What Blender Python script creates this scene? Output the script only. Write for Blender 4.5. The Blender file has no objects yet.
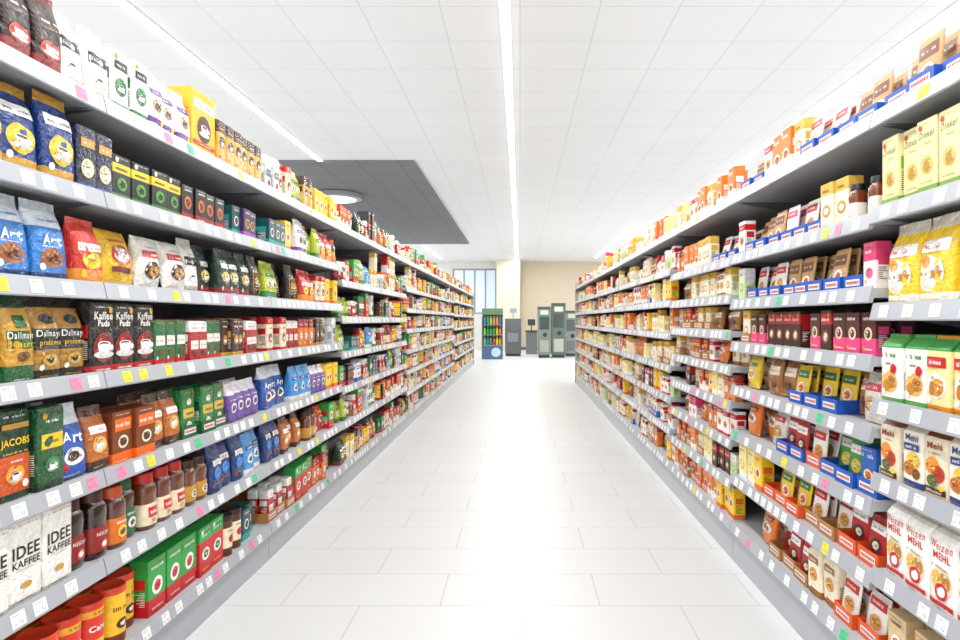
import bpy, math, random
from mathutils import Vector, Matrix, Euler
from collections import defaultdict
rnd = random.Random(11)
SC = bpy.context.scene
COL = SC.collection
PI = math.pi
H_CAM = 1.25
A_L, A_R = 1.29, 1.09          # distance of the shelf fronts from the camera axis
BAY = 1.3333
Y0 = 0.667
CEIL = 3.70

# ------------------------------------------------------------------ helpers
def hx(h):
    r = []
    for i in (0, 2, 4):
        c = int(h[i:i+2], 16) / 255
        r.append(c / 12.92 if c <= .04045 else ((c + .055) / 1.055) ** 2.4)
    return (r[0], r[1], r[2], 1.0)

class MB:
    def __init__(s): s.v = []; s.f = []; s.c = []
    def add(s, vs, fs, col):
        o = len(s.v); s.v += [tuple(p) for p in vs]
        for f in fs:
            s.f.append(tuple(i + o for i in f)); s.c.append(col)
    def box(s, x0, x1, y0, y1, z0, z1, col=(.8, .8, .8, 1)):
        v = [(x0,y0,z0),(x1,y0,z0),(x1,y1,z0),(x0,y1,z0),(x0,y0,z1),(x1,y0,z1),(x1,y1,z1),(x0,y1,z1)]
        s.add(v, [(0,3,2,1),(4,5,6,7),(0,1,5,4),(1,2,6,5),(2,3,7,6),(3,0,4,7)], col)
    def prism_x(s, prof, x0, x1, col):
        n = len(prof)
        v = [(x0, y, z) for y, z in prof] + [(x1, y, z) for y, z in prof]
        f = [(i, (i+1) % n, n + (i+1) % n, n + i) for i in range(n)]
        f += [tuple(range(n))[::-1], tuple(range(n, 2*n))]
        s.add(v, f, col)
    def lathe(s, pts, cx=0, cy=0, seg=20, col=(.8,.8,.8,1)):
        v = []; f = []
        for r, z in pts:
            for k in range(seg):
                t = 2*PI*k/seg; v.append((cx + r*math.cos(t), cy + r*math.sin(t), z))
        for i in range(len(pts)-1):
            for k in range(seg):
                a = i*seg+k; b = i*seg+(k+1) % seg
                f.append((a, b, b+seg, a+seg))
        f.append(tuple(range(seg))[::-1]); f.append(tuple(range((len(pts)-1)*seg, len(pts)*seg)))
        s.add(v, f, col)
    def mesh(s, name, mat, smooth=False):
        me = bpy.data.meshes.new(name)
        me.from_pydata(s.v, [], s.f)
        ca = me.color_attributes.new('Col', 'FLOAT_COLOR', 'CORNER')
        buf = []
        for p, c in zip(me.polygons, s.c): buf += list(c) * p.loop_total
        ca.data.foreach_set('color', buf)
        me.materials.append(mat)
        if smooth:
            me.polygons.foreach_set('use_smooth', [True] * len(me.polygons))
            me.set_sharp_from_angle(angle=math.radians(38))
        me.update()
        return me

def link(name, data, parent=None, loc=None, rotz=None):
    o = bpy.data.objects.new(name, data); COL.objects.link(o)
    if parent: o.parent = parent
    if loc is not None: o.location = loc
    if rotz is not None: o.rotation_euler = (0, 0, rotz)
    return o
def tag(o, label=None, cat=None, group=None, kind=None):
    if label: o['label'] = label
    if cat: o['category'] = cat
    if group: o['group'] = group
    if kind: o['kind'] = kind
    return o

# ------------------------------------------------------------------ materials
def newmat(name):
    m = bpy.data.materials.new(name); m.use_nodes = True
    nt = m.node_tree; b = nt.nodes['Principled BSDF']
    return m, nt, b
def attr_mat(name, rough, coat=0.0, metal=0.0, var=.08, bump=0.0, bscale=30):
    m, nt, b = newmat(name)
    a = nt.nodes.new('ShaderNodeAttribute'); a.attribute_name = 'Col'
    n = nt.nodes.new('ShaderNodeTexNoise'); n.inputs['Scale'].default_value = 55; n.inputs['Detail'].default_value = 4
    tc = nt.nodes.new('ShaderNodeTexCoord'); nt.links.new(tc.outputs['Object'], n.inputs['Vector'])
    mr = nt.nodes.new('ShaderNodeMapRange'); mr.inputs['From Min'].default_value = .3; mr.inputs['From Max'].default_value = .7
    mr.inputs['To Min'].default_value = 1 - var*1.5; mr.inputs['To Max'].default_value = 1 + var
    nt.links.new(n.outputs['Fac'], mr.inputs['Value'])
    vm = nt.nodes.new('ShaderNodeVectorMath'); vm.operation = 'SCALE'
    nt.links.new(a.outputs['Color'], vm.inputs[0]); nt.links.new(mr.outputs['Result'], vm.inputs['Scale'])
    nt.links.new(vm.outputs['Vector'], b.inputs['Base Color'])
    b.inputs['Roughness'].default_value = rough
    b.inputs['Coat Weight'].default_value = coat; b.inputs['Coat Roughness'].default_value = .15
    b.inputs['Metallic'].default_value = metal
    if bump:
        n2 = nt.nodes.new('ShaderNodeTexNoise'); n2.inputs['Scale'].default_value = bscale; n2.inputs['Detail'].default_value = 3; n2.inputs['Distortion'].default_value = 1.2
        nt.links.new(tc.outputs['Object'], n2.inputs['Vector'])
        bp = nt.nodes.new('ShaderNodeBump'); bp.inputs['Strength'].default_value = bump; bp.inputs['Distance'].default_value = .01
        nt.links.new(n2.outputs['Fac'], bp.inputs['Height'])
        nt.links.new(bp.outputs['Normal'], b.inputs['Normal']); nt.links.new(bp.outputs['Normal'], b.inputs['Coat Normal'])
    return m
def plain(name, col, rough=.5, metal=0.0, scale=6, var=.04):
    m, nt, b = newmat(name)
    n = nt.nodes.new('ShaderNodeTexNoise'); n.inputs['Scale'].default_value = scale
    tc = nt.nodes.new('ShaderNodeTexCoord'); nt.links.new(tc.outputs['Object'], n.inputs['Vector'])
    r = nt.nodes.new('ShaderNodeMix'); r.data_type = 'RGBA'
    c = hx(col)
    r.inputs[6].default_value = tuple(x*(1-var) for x in c[:3]) + (1,)
    r.inputs[7].default_value = tuple(min(1, x*(1+var)) for x in c[:3]) + (1,)
    nt.links.new(n.outputs['Fac'], r.inputs[0]); nt.links.new(r.outputs[2], b.inputs['Base Color'])
    b.inputs['Roughness'].default_value = rough; b.inputs['Metallic'].default_value = metal
    return m
def emis(name, col, strength):
    m, nt, b = newmat(name)
    b.inputs['Base Color'].default_value = hx(col)
    b.inputs['Emission Color'].default_value = hx(col); b.inputs['Emission Strength'].default_value = strength
    return m
M_MATTE = attr_mat('printed_card', .45, .1)
M_FOIL = attr_mat('printed_foil', .26, .4, 0, .1, .95, 42)
M_GLASSY = attr_mat('glossy_glass', .1, .8)
M_TAG = attr_mat('tag_paper', .5, 0)
M_PAINT = attr_mat('painted_metal', .4, .1)
M_SHELF = plain('shelf_steel', 'b0b2b6', .5, .0)
M_RAIL = plain('rail_plastic', 'aaaeb5', .3, .1)
M_BACK = plain('back_panel_steel', '6c6e72', .5)
M_UNDER = plain('bracket_steel', '6a6c70', .5, .2)
M_DARK = plain('dark_equipment', '3a3d40', .4, .2)
M_RING = plain('lamp_ring_grey', '9a9da0', .4, .2)
M_WHITEWALL = plain('white_wall_paint', 'e8e6e0', .8)
M_BEIGE = plain('cream_wall_paint', 'd8cbb4', .7)
M_FRAME = plain('window_frame_paint', '9aa4ad', .4)

def brick_mat(name, c1, c2, mortar, bw, rh, ms, rough, spec=.5, off=.5):
    m, nt, b = newmat(name)
    tc = nt.nodes.new('ShaderNodeTexCoord')
    br = nt.nodes.new('ShaderNodeTexBrick')
    nt.links.new(tc.outputs['Object'], br.inputs['Vector'])
    br.offset = off
    for k, v in (('Color1', hx(c1)), ('Color2', hx(c2)), ('Mortar', hx(mortar)), ('Scale', 1.0), ('Mortar Size', ms), ('Mortar Smooth', .1), ('Brick Width', bw), ('Row Height', rh)):
        br.inputs[k].default_value = v
    n = nt.nodes.new('ShaderNodeTexNoise'); n.inputs['Scale'].default_value = 1.3; n.inputs['Detail'].default_value = 5
    nt.links.new(tc.outputs['Object'], n.inputs['Vector'])
    mr = nt.nodes.new('ShaderNodeMapRange'); mr.inputs['To Min'].default_value = .96; mr.inputs['To Max'].default_value = 1.03
    nt.links.new(n.outputs['Fac'], mr.inputs['Value'])
    vm = nt.nodes.new('ShaderNodeVectorMath'); vm.operation = 'SCALE'
    nt.links.new(br.outputs['Color'], vm.inputs[0]); nt.links.new(mr.outputs['Result'], vm.inputs['Scale'])
    nt.links.new(vm.outputs['Vector'], b.inputs['Base Color'])
    b.inputs['Roughness'].default_value = rough
    b.inputs['Specular IOR Level'].default_value = spec
    return m
M_FLOOR = brick_mat('pale_floor_tile', 'd9d9d8', 'd6d6d5', 'bdbcb9', .70, .35, .003, .38, .4)
M_CEIL = brick_mat('ceiling_tile', 'eff0f1', 'eeeff0', 'dddfe1', .625, .625, .006, .8, .2, 0.0)
M_DARKCEIL = brick_mat('dark_ceiling_tile', '838588', '808285', '6c6d70', .625, .625, .009, .8, .2, 0.0)

# ------------------------------------------------------------------ product shapes
def lerp_tab(tab, v):
    for (a, x), (b, y) in zip(tab, tab[1:]):
        if v <= b: return x + (y-x)*(v-a)/(b-a) if b > a else y
    return tab[-1][1]
def P_carton(v): return 1, 1, 40
def P_brick(v):
    s = lerp_tab([(0,.965),(.04,1),(.94,1),(1,.95)], v); return s, s, 10
def P_bag(v):
    d = lerp_tab([(0,.93),(.05,1),(.35,1.04),(.62,.92),(.76,.62),(.88,.2),(.93,.07),(1,.06)], v)
    w = lerp_tab([(0,.95),(.05,1),(.5,.96),(.8,.98),(1,1)], v)
    return w, d, lerp_tab([(0,6),(.5,5),(.9,3),(1,3)], v)
def P_flour(v):
    d = lerp_tab([(0,.96),(.04,1),(.82,1),(.9,.62),(.96,.16),(1,.14)], v)
    w = lerp_tab([(0,.97),(.04,1),(.85,1),(1,.97)], v)
    return w, d, 9
def P_pillow(v):
    d = max(.05, math.sin(PI*min(1, max(0, v)))**.65)
    return 1-.05*math.sin(PI*v), d, 2.6
def P_jar(v):
    s = lerp_tab([(0,.9),(.05,1),(.3,1),(.48,.93),(.66,.98),(.76,.92),(.82,.74),(.86,.72)], v)
    return s, s, 2.8
def P_tin(v): return 1, 1, 2
def P_sachet(v): return 1, lerp_tab([(0,.3),(.06,.3),(.12,1),(.85,1),(.93,.3),(1,.3)], v), 4
SH = {
 'carton': (P_carton, [0,1], 1, 0, 12),
 'brick': (P_brick, [0,.02,.04,.25,.5,.75,.94,.97,1], 1, .0016, 24),
 'bag': (P_bag, [0,.05,.12,.2,.3,.4,.5,.6,.66,.72,.78,.84,.89,.93,1], 1, .0058, 28),
 'flour': (P_flour, [0,.04,.2,.35,.5,.65,.82,.86,.9,.96,1], 1, .003, 24),
 'pillow': (P_pillow, [0,.03,.08,.15,.25,.35,.45,.55,.65,.75,.85,.92,.97,1], 1, .006, 24),
 'jar': (P_jar, [0,.02,.05,.18,.3,.4,.48,.58,.66,.72,.76,.79,.82,.86], .86, 0, 24),
 'tin': (P_tin, [0,.01,.88,.9], .9, 0, 24),
 'sachet': (P_sachet, [0,.06,.12,.5,.85,.93,1], 1, .0006, 16),
}
NOUN = {'carton':('carton','carton','box'), 'brick':('coffee_pack','coffee pack','pack'), 'bag':('foil_bag','foil bag','bag'),
        'flour':('paper_bag','paper bag','bag'), 'pillow':('pouch','pouch','pouch'), 'jar':('glass_jar','jar','jar'),
        'tin':('tin','tin','tin'), 'sachet':('sachet','sachet','sachet')}

W_ = 'f4f2ec'; BK = '15120f'; RD = 'c4161c'; YL = 'f6c51a'; OR = 'ee6a15'; GD = 'c9962f'; GN = '1f7a3a'; DG = '0f4a2a'; BL = '1d5fb4'; NV = '152a5e'
BR = '4a2413'; CR = 'efe3c4'; PK = 'e23a7c'; TN = 'c98f50'; LB = '7fb6e6'; PU = '6b3d92'; LG = '8cc152'; GY = '9aa0a6'; DR = '6d1014'
def st(z, w=.7, c=BK, x=0, h=.018): return ('w', x-w/2, x+w/2, z, z+max(h, .024), c)
D = {}
def tint(c, f): return tuple(max(0, min(1, x*f)) for x in c[:3])+(1,)
def d(key, desc, shape, w, h, dp, base, bands=(), art=(), lid=None, wrap=None):
    D[key] = dict(key=key, desc=desc, shape=shape, w=w, h=h, d=dp, base=hx(base), bands=[(a, b, hx(c)) for a, b, c in bands], art=list(art), lid=lid and hx(lid), wrap=wrap)
# --- left side: coffee
d('darkroast','dark red','bag',.105,.235,.07,'2b0f0d',[(0,.2,'8e191b'),(.86,1,'701517')],[('e',0,.3,.36,.26,'c33a22'),('cup',0,.3,.5),st(.62,.6,W_,h=.05),st(.55,.4,GD)])
d('whitecup','white black-striped','bag',.105,.225,.07,W_,[(0,.12,'b7b1a8')],[('r',-.42,.42,.5,.66,BK),('cup',0,.26,.5),st(.545,.6,W_,h=.05),st(.7,.4,RD)])
d('whitegreen','white green-cup','brick',.09,.2,.065,W_,[(0,.14,GN)],[('e',0,.42,.34,.34,GN),('cup',0,.4,.42),('r',-.38,.38,.7,.84,BK),st(.75,.5,W_,h=.04)])
d('whitepurple','white purple','bag',.1,.21,.065,'ece8ee',[(.1,.2,PU)],[('e',0,.42,.34,.26,'d9c6a4'),('e',.05,.4,.2,.16,BR),('r',-.4,.4,.6,.7,PU),st(.63,.5,W_,h=.04)])
d('yellowbox','large yellow','carton',.2,.26,.1,'f3b617',[(0,.1,'d58b12')],[('r',-.42,.42,.72,.86,W_),st(.76,.6,BK,h=.06),('e',0,.42,.28,.28,BR),('cup',0,.4,.4),('r',-.45,.45,.14,.2,RD),st(.155,.6,W_)])
d('yellowdark','amber dark-topped','brick',.08,.19,.06,'e8a21c',[(.72,1,'3b1a10'),(0,.1,'3b1a10')],[('e',0,.5,.33,.33,'3b1a10'),('cup',0,.48,.4),st(.8,.6,YL,h=.04)])
d('silverpack','silver white','brick',.08,.18,.06,'cfd3d6',[(.75,1,W_)],[('r',-.4,.4,.4,.6,'5c6b78'),st(.48,.6,W_,h=.04),('e',0,.2,.2,.2,RD)])
d('bluegold','navy gold-cup','bag',.125,.25,.075,'173a7c',[(0,.14,GD),(.88,1,GD)],[('e',0,.36,.38,.36,YL),('cup',0,.33,.56),('r',-.42,.42,.62,.76,W_),st(.66,.7,NV,h=.05)])
d('navycup','dark navy cup','brick',.085,.19,.06,'14213f',[(0,.1,'2c4d8e')],[('e',0,.35,.34,.34,'f0d9a8'),('cup',0,.33,.44),('r',-.36,.36,.68,.82,GD),st(.73,.5,W_,h=.04)])
d('blackgreen','black green-banded','carton',.1,.15,.09,'14180f',[(.62,.82,'e3c92a'),(0,.16,'3c7a2a')],[('e',0,.38,.28,.22,'4f9a35'),st(.68,.7,BK,h=.07),('e',.02,.38,.14,.12,BK)])
d('blackred','black red-capsule','carton',.085,.14,.1,'1a1214',[(0,.22,'a51b20')],[('e',0,.52,.3,.3,'d96b1c'),('e',0,.52,.18,.18,BR),st(.84,.6,W_,h=.07),st(.08,.6,W_,h=.05)])
d('tealbox','teal capsule','carton',.085,.14,.1,'0e4f57',[(0,.22,'2aa198')],[('e',0,.5,.28,.28,W_),('e',0,.5,.2,.2,BR),st(.84,.6,W_,h=.07)])
d('purplebox','purple capsule','carton',.085,.14,.1,'3c1d55',[(0,.22,'a04bb3')],[('e',0,.5,.28,.28,'e2b357'),('e',0,.5,.2,.2,BR),st(.84,.6,W_,h=.07)])
d('bluewhite','pale blue white-topped','bag',.13,.255,.075,'2f7fcb',[(.66,1,'dfe9f2'),(0,.08,'14427d')],[('t','Art',0,.5,.56,W_),('e',-.02,.27,.34,.24,'a8683a'),('e',.06,.25,.2,.13,'6b3a1c'),st(.4,.6,W_),st(.74,.6,BL,h=.03)])
d('redorange','red orange','bag',.13,.2,.08,'cc2a18',[(0,.22,'ef8a1d')],[('e',0,.36,.36,.2,'ffd23a'),('r',-.42,.42,.5,.62,W_),st(.53,.6,RD,h=.05)])
d('yellowred','yellow red-stamped','pillow',.18,.19,.07,'f0bd16',[],[('e',0,.52,.3,.2,RD),('e',0,.52,.24,.14,W_),st(.5,.3,BK,h=.05),('r',-.3,.3,.2,.3,'7a2d12'),st(.76,.5,RD,h=.06)])
d('whitebrown','white brown bean','pillow',.16,.19,.07,'f0ece4',[],[('e',0,.34,.32,.2,BR),('e',.05,.33,.2,.12,TN),('r',-.34,.34,.58,.72,RD),st(.62,.5,W_,h=.05),st(.78,.4,BK)])
d('darkgreenbag','dark green','bag',.105,.21,.07,'123321',[(0,.16,'8a1b1b')],[('e',0,.38,.32,.26,'d7b65c'),('cup',0,.36,.4),('r',-.36,.36,.58,.68,W_),st(.61,.5,DG,h=.04)])
d('blackgoldbag','black gold-framed','bag',.1,.21,.065,'171310',[(0,.06,GD)],[('r',-.36,.36,.2,.62,GD),('r',-.32,.32,.22,.6,'2a1a10'),('e',0,.42,.2,.2,'e0b050'),st(.27,.4,W_)])
d('greengold','green gold','bag',.105,.25,.07,'c8952c',[(0,.2,'165c2e'),(.86,1,'0f3d20')],[('r',-.44,.44,.4,.6,'165c2e'),('t','Dallmayr',0,.535,.88,W_),('t','Classic',0,.445,.56,YL),('r',-.2,.2,.64,.78,'165c2e'),('e',0,.3,.2,.14,'7a4b18')])
d('goldblack','gold black-labelled','bag',.105,.25,.07,'a87a28',[(0,.12,'1a1512'),(.36,.62,'1c1511'),(.88,1,'1c1511')],[('t','Dallmayr',0,.55,.88,W_),('t','prodomo',0,.44,.76,'f0c34a'),('e',0,.74,.22,.15,'1a1512'),('e',0,.24,.3,.18,'d8b056'),('e',0,.24,.16,.1,'3b1a10')])
d('kaffeeblack','black cup-printed','brick',.113,.22,.07,'171413',[(0,.1,RD),(.88,1,'2a2523')],[('t','Kaffee',0,.82,.8,W_),('t','Pads',0,.71,.46,W_),('e',0,.36,.44,.42,'8a1a14'),('cup',0,.34,.78),st(.035,.6,W_,h=.03)])
d('greenred','green red-labelled','brick',.07,.165,.055,'1c6a34',[(0,.14,RD)],[('r',-.4,.4,.44,.66,W_),st(.52,.6,RD,h=.06),('e',0,.28,.22,.18,'7a4b18')])
d('redwhite','red white','brick',.07,.16,.055,'b3151b',[(.74,1,W_)],[('r',-.4,.4,.3,.52,W_),('e',0,.2,.2,.18,BR),st(.38,.6,RD,h=.05),st(.82,.6,RD,h=.05)])
d('brownpack','chocolate brown','brick',.07,.17,.055,'3a1c10',[(0,.12,GD)],[('e',0,.45,.32,.32,'c68b3a'),('cup',0,.43,.4),st(.78,.6,CR,h=.06)])
d('jacobs','orange green-topped','brick',.115,.235,.07,'d5551a',[(.5,1,'123d24'),(0,.08,'123d24')],[('t','JACOBS',0,.64,.84,YL),('e',0,.28,.28,.22,'f2a03a'),('cup',0,.26,.36),st(.52,.8,YL,h=.02),st(.42,.5,W_,h=.03),('r',-.4,.4,.8,.86,GD)])
d('greenpack','forest green','brick',.1,.23,.07,'14552c',[(0,.1,'0c3a1e')],[('r',-.4,.4,.5,.68,YL),st(.56,.6,DG,h=.05),('e',0,.3,.28,.22,'2f8a48'),('cup',0,.28,.36),st(.82,.5,W_,h=.04)])
d('artblue','royal blue','bag',.12,.22,.07,'1f58b0',[(.72,1,'dfe7f0')],[('t','Art',0,.54,.6,W_),('e',0,.28,.34,.22,W_),('e',0,.28,.2,.13,BR)])
d('orangebrown','orange brown','bag',.1,.2,.06,'b9641d',[(0,.14,BR),(.84,1,BR)],[('e',0,.38,.32,.26,'efc067'),('cup',0,.36,.4),('r',-.36,.36,.56,.68,W_),st(.6,.5,RD,h=.04)])
d('browncarton','brown orange-printed','carton',.11,.17,.1,'7a3c16',[(0,.2,OR)],[('r',-.42,.42,.62,.86,OR),st(.7,.7,W_,h=.08),('e',0,.4,.26,.2,CR),('e',0,.4,.18,.13,BR)])
d('greencarton','green gold-banded','brick',.1,.19,.075,'1c7a3b',[(0,.12,'0f4f26')],[('r',-.42,.42,.4,.6,'d9b53c'),('e',0,.74,.18,.13,'e8e2c4'),st(.47,.6,DG,h=.06),('e',0,.26,.2,.13,CR)])
d('purplebag','violet white-topped','bag',.085,.18,.06,'6c4a9a',[(.7,1,'ece6f2')],[('e',0,.36,.32,.28,W_),('e',0,.36,.2,.18,PU),st(.56,.6,W_,h=.04)])
d('navybag','deep blue','bag',.105,.21,.065,'16336e',[],[('e',0,.38,.32,.26,'3a86d8'),('r',-.36,.36,.56,.68,W_),st(.6,.5,NV,h=.04),st(.18,.5,GD)])
d('skybag','sky blue','bag',.105,.2,.06,'3f97dc',[(0,.14,W_)],[('e',0,.4,.3,.24,W_),('e',.02,.38,.18,.13,BR),('r',-.36,.36,.6,.7,NV),st(.63,.5,W_,h=.03)])
d('idee','white black-lettered','brick',.115,.23,.07,'f3f1ea',[(0,.05,'bfb9aa')],[('t','IDEE',0,.6,.8,BK),('t','KAFFEE',0,.46,.8,BK),st(.38,.5,GD,h=.012),st(.9,.8,GD,h=.015),('e',0,.2,.16,.08,GD)])
d('darkjar','dark brown instant-coffee','jar',.09,.215,.09,'2a130b',[],[('t','NESCAFE',0,.36,.62,W_),('e',0,.2,.2,.18,RD),('e',0,.2,.12,.1,W_)],lid='4a1e14',wrap=(.1,.46,'8a1c18'))
d('orangejar','orange-labelled coffee','jar',.09,.2,.09,'5a2c16',[],[('e',0,.26,.24,.22,YL),('e',0,.26,.14,.12,BR),st(.4,.5,W_,h=.05)],lid='c2501c',wrap=(.08,.5,'d8701c'))
d('greenjar','green-labelled coffee','jar',.09,.2,.09,'4a2413',[],[('e',0,.26,.24,.2,W_),('e',0,.26,.13,.1,BR),st(.4,.5,W_,h=.05)],lid='145a30',wrap=(.08,.5,'1a7040'))
d('redlidjar','red-lidded coffee','jar',.09,.2,.09,'6b3418',[],[('r',-.28,.28,.22,.4,RD),st(.28,.4,W_,h=.06),('e',0,.16,.12,.08,GD)],lid='b81c1c',wrap=(.08,.46,'ead9b8'))
d('brownjar','gold-labelled coffee','jar',.085,.18,.085,'6b3a1c',[],[('e',0,.26,.26,.2,CR),('e',0,.26,.14,.12,BR)],lid='3c1d10',wrap=(.1,.44,'c08a30'))
d('caro','red yellow','tin',.1,.18,.1,'f0b01e',[(.36,.76,'d8301c')],[('t','Caro',-.08,.56,.56,W_),('e',0,.19,.22,.12,W_),('e',0,.19,.14,.08,BR),st(.8,.5,BR,h=.05)],lid='dc3a1c')
d('imnu','golden instant-drink','tin',.095,.185,.095,'f4c020',[(0,.16,'7a2c10')],[('t','im nu',-.08,.62,.56,'8a1414'),('e',-.04,.34,.24,.18,BR),('e',-.04,.34,.12,.09,CR)],lid='d8401c')
d('brandtin','brown paper-labelled','tin',.09,.18,.09,'5a2d18',[(.2,.7,CR)],[('e',0,.42,.24,.2,RD),st(.6,.5,BK,h=.05)],lid='2c150d')
d('greenredbox','bright green red','carton',.11,.2,.07,'2ea043',[(0,.3,RD)],[('e',0,.5,.3,.3,W_),('e',0,.5,.18,.18,RD),st(.82,.7,W_,h=.07),st(.1,.6,W_,h=.04)])
d('redgreenbox','red green-leaf','carton',.11,.2,.07,'c8191e',[(.7,1,'2ea043')],[('e',0,.42,.3,.24,W_),('e',0,.42,.18,.14,GN),st(.8,.7,W_,h=.06),st(.1,.6,YL,h=.05)])
d('yellowcarton','bright yellow','carton',.09,.17,.06,'f7cc22',[(0,.15,'e06a12')],[('e',0,.46,.3,.28,W_),('e',0,.46,.2,.2,RD),st(.82,.7,RD,h=.07)])
d('limebag','lime yellow','bag',.1,.2,.06,'b9c729',[(0,.2,GN)],[('e',0,.4,.32,.24,W_),('e',0,.39,.2,.14,BR),('r',-.36,.36,.58,.68,GN),st(.61,.5,W_,h=.04)])
d('whitebluebox','white blue','carton',.09,.17,.06,'eef1f4',[(0,.22,BL)],[('r',-.4,.4,.66,.86,BL),st(.73,.6,W_,h=.06),('e',0,.42,.24,.2,OR)])
d('orangepack','orange gold','brick',.08,.17,.055,'e2761b',[(.7,1,'a3201a')],[('e',0,.4,.3,.28,W_),('cup',0,.38,.4),st(.79,.6,W_,h=.06)])
d('cremapack','cream red-cup','brick',.08,.18,.06,'eadfc2',[(.8,1,RD),(0,.1,RD)],[('e',0,.4,.32,.3,RD),('cup',0,.38,.42),st(.66,.6,BK,h=.06)])
# --- right side: baking
d('palecarton','pale yellow spelt','carton',.085,.21,.06,'efe3a6',[(0,.12,'7fa845')],[('t','Dinkel~',0,.8,.8,'4b7a22'),('e',0,.4,.3,.3,'dcbf62'),('e',0,.38,.16,.2,'b98a34'),st(.67,.6,'6f9a3a',h=.03),st(.16,.6,'6f9a3a')])
d('yellowflour','white yellow-swirled','bag',.15,.245,.09,'f6cc24',[(0,.12,'f6f1dd'),(.86,1,'f6f1dd')],[('e',-.14,.34,.3,.34,'f8f4e6'),('e',.16,.36,.2,.22,'f8f4e6'),('e',.14,.34,.12,.12,'c98430'),('r',-.42,.42,.58,.72,W_),st(.62,.6,RD,h=.06),('e',-.2,.48,.12,.12,'e89a2a')])
d('greenflour','white green-capped','flour',.1,.205,.075,'f6f3ea',[(.8,1,'4aa04c'),(0,.07,'4aa04c')],[('e',0,.3,.4,.34,'e6b45c'),('e',.1,.3,.2,.2,'b8701f'),('e',-.18,.24,.16,.18,'c98a2c'),('r',-.44,.44,.52,.64,W_),st(.66,.7,'2f8a3c',h=.08),st(.55,.5,BR,h=.04),('e',.24,.5,.14,.14,RD)])
d('goldflour','wheat-yellow green-capped','flour',.1,.205,.075,'f6e2a0',[(.8,1,'3d9648'),(0,.08,'d98a1a')],[('e',0,.34,.42,.34,W_),('e',.06,.32,.28,.24,'d98f2c'),('e',-.2,.3,.14,.2,'b8701f'),('r',-.42,.42,.58,.72,RD),st(.62,.6,W_,h=.06)])
d('papermehl','beige orange-sketched','flour',.095,.215,.065,'e6d8bd',[(.86,1,'8a4a20')],[('t','Mehl',0,.74,.6,'8a3a16'),('e',-.1,.44,.3,.3,'e08a2c'),('e',.14,.34,.24,.28,'b83a1c'),('e',-.12,.22,.24,.2,'5a6a2c'),('r',-.44,.44,.04,.13,BR),st(.06,.7,CR,h=.04),st(.62,.5,BR)])
d('bluemehl','beige navy-labelled','flour',.095,.215,.065,'efe8d8',[(0,.1,'23427c')],[('t','Mehl',0,.76,.62,'23427c'),('e',.06,.42,.32,.3,'e2b04a'),('e',-.14,.28,.26,.24,'c26a1c'),('e',.2,.22,.18,.18,'7a4a1c'),('r',-.34,.34,.56,.67,'23427c'),st(.59,.5,W_,h=.05)])
d('weizenmehl','white red-lettered','flour',.11,.22,.08,'f7f4ee',[(.9,1,'d8d2c6')],[('t','Weizen~',0,.77,.8,'c2201c'),('t','MEHL',0,.64,.66,'c2201c'),('e',0,.34,.4,.34,'ead9ae'),('e',.12,.36,.22,.2,'c98430'),('e',-.18,.34,.18,.24,'e0b35a'),('e',0,.22,.24,.2,RD),('e',0,.22,.15,.12,W_),('r',-.44,.44,.04,.1,'c2201c'),st(.5,.7,BR,h=.03)])
d('pinkcarton','pink chocolate','carton',.085,.14,.05,'4a1f18',[(0,.4,'e2447e')],[('e',0,.5,.28,.26,'f0cdb0'),('e',0,.5,.16,.16,BR),st(.82,.7,W_,h=.09),st(.12,.6,W_,h=.05)])
d('chococarton','dark chocolate','carton',.085,.15,.05,'35160e',[(.66,.92,'b3151b')],[('e',0,.36,.32,.28,'8a4a26'),('e',0,.36,.18,.18,CR),st(.74,.7,W_,h=.09)])
d('redcarton','red white cake-mix','carton',.1,.17,.06,'c41a1e',[(0,.42,W_)],[('e',0,.36,.34,.24,'d9882c'),('e',0,.38,.2,.14,BR),st(.82,.7,W_,h=.07),('r',-.34,.34,.6,.74,YL),st(.64,.5,BK,h=.05)])
d('orangecarton','orange white cake-mix','carton',.1,.17,.06,'ef7a1a',[(0,.3,W_)],[('e',0,.36,.34,.26,CR),('e',.04,.36,.22,.16,'b5541a'),st(.76,.7,W_,h=.09),st(.05,.6,RD,h=.05)])
d('whitered','white red-striped','carton',.09,.165,.055,'f5f3ee',[(.72,.9,RD),(0,.1,RD)],[('e',0,.42,.32,.26,'e6a95a'),('e',.02,.42,.2,.14,'9a4a1c'),st(.77,.6,W_,h=.08)])
d('tancarton','tan brown','carton',.09,.17,.055,'d9b98a',[(0,.3,'8a5a34')],[('e',0,.5,.3,.28,W_),('e',0,.5,.2,.18,'c26a2c'),st(.82,.6,BR,h=.07)])
d('bluecarton','blue white','carton',.09,.15,.06,'1f63bd',[(0,.3,W_)],[('e',0,.4,.3,.22,'f0d090'),('e',0,.4,.2,.14,'c2571c'),st(.78,.7,W_,h=.09)])
d('pinkwhite','pink white','carton',.075,.15,.05,'f6eef0',[(.6,1,'d8386f')],[('e',0,.34,.3,.24,'e26a92'),st(.76,.6,W_,h=.08)])
d('creamcarton','cream gold','carton',.09,.17,.055,'f5ecd2',[(.74,1,'e6b84a')],[('e',0,.4,.32,.26,'d9963c'),('e',0,.4,.2,.14,W_),st(.81,.6,BR,h=.07),st(.08,.5,BR,h=.04)])
d('palegreencarton','pale green','carton',.085,.16,.055,'cfe0a8',[(.7,1,'f4f2ec')],[('e',0,.4,.3,.26,'8cb84a'),('e',0,.4,.18,.14,CR),st(.78,.6,GN,h=.08)])
d('lemoncarton','pale lemon','carton',.095,.165,.055,'f8ea9c',[(0,.2,W_)],[('e',0,.44,.32,.26,'f0c030'),('e',0,.44,.18,.14,W_),st(.8,.6,RD,h=.08)])
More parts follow.
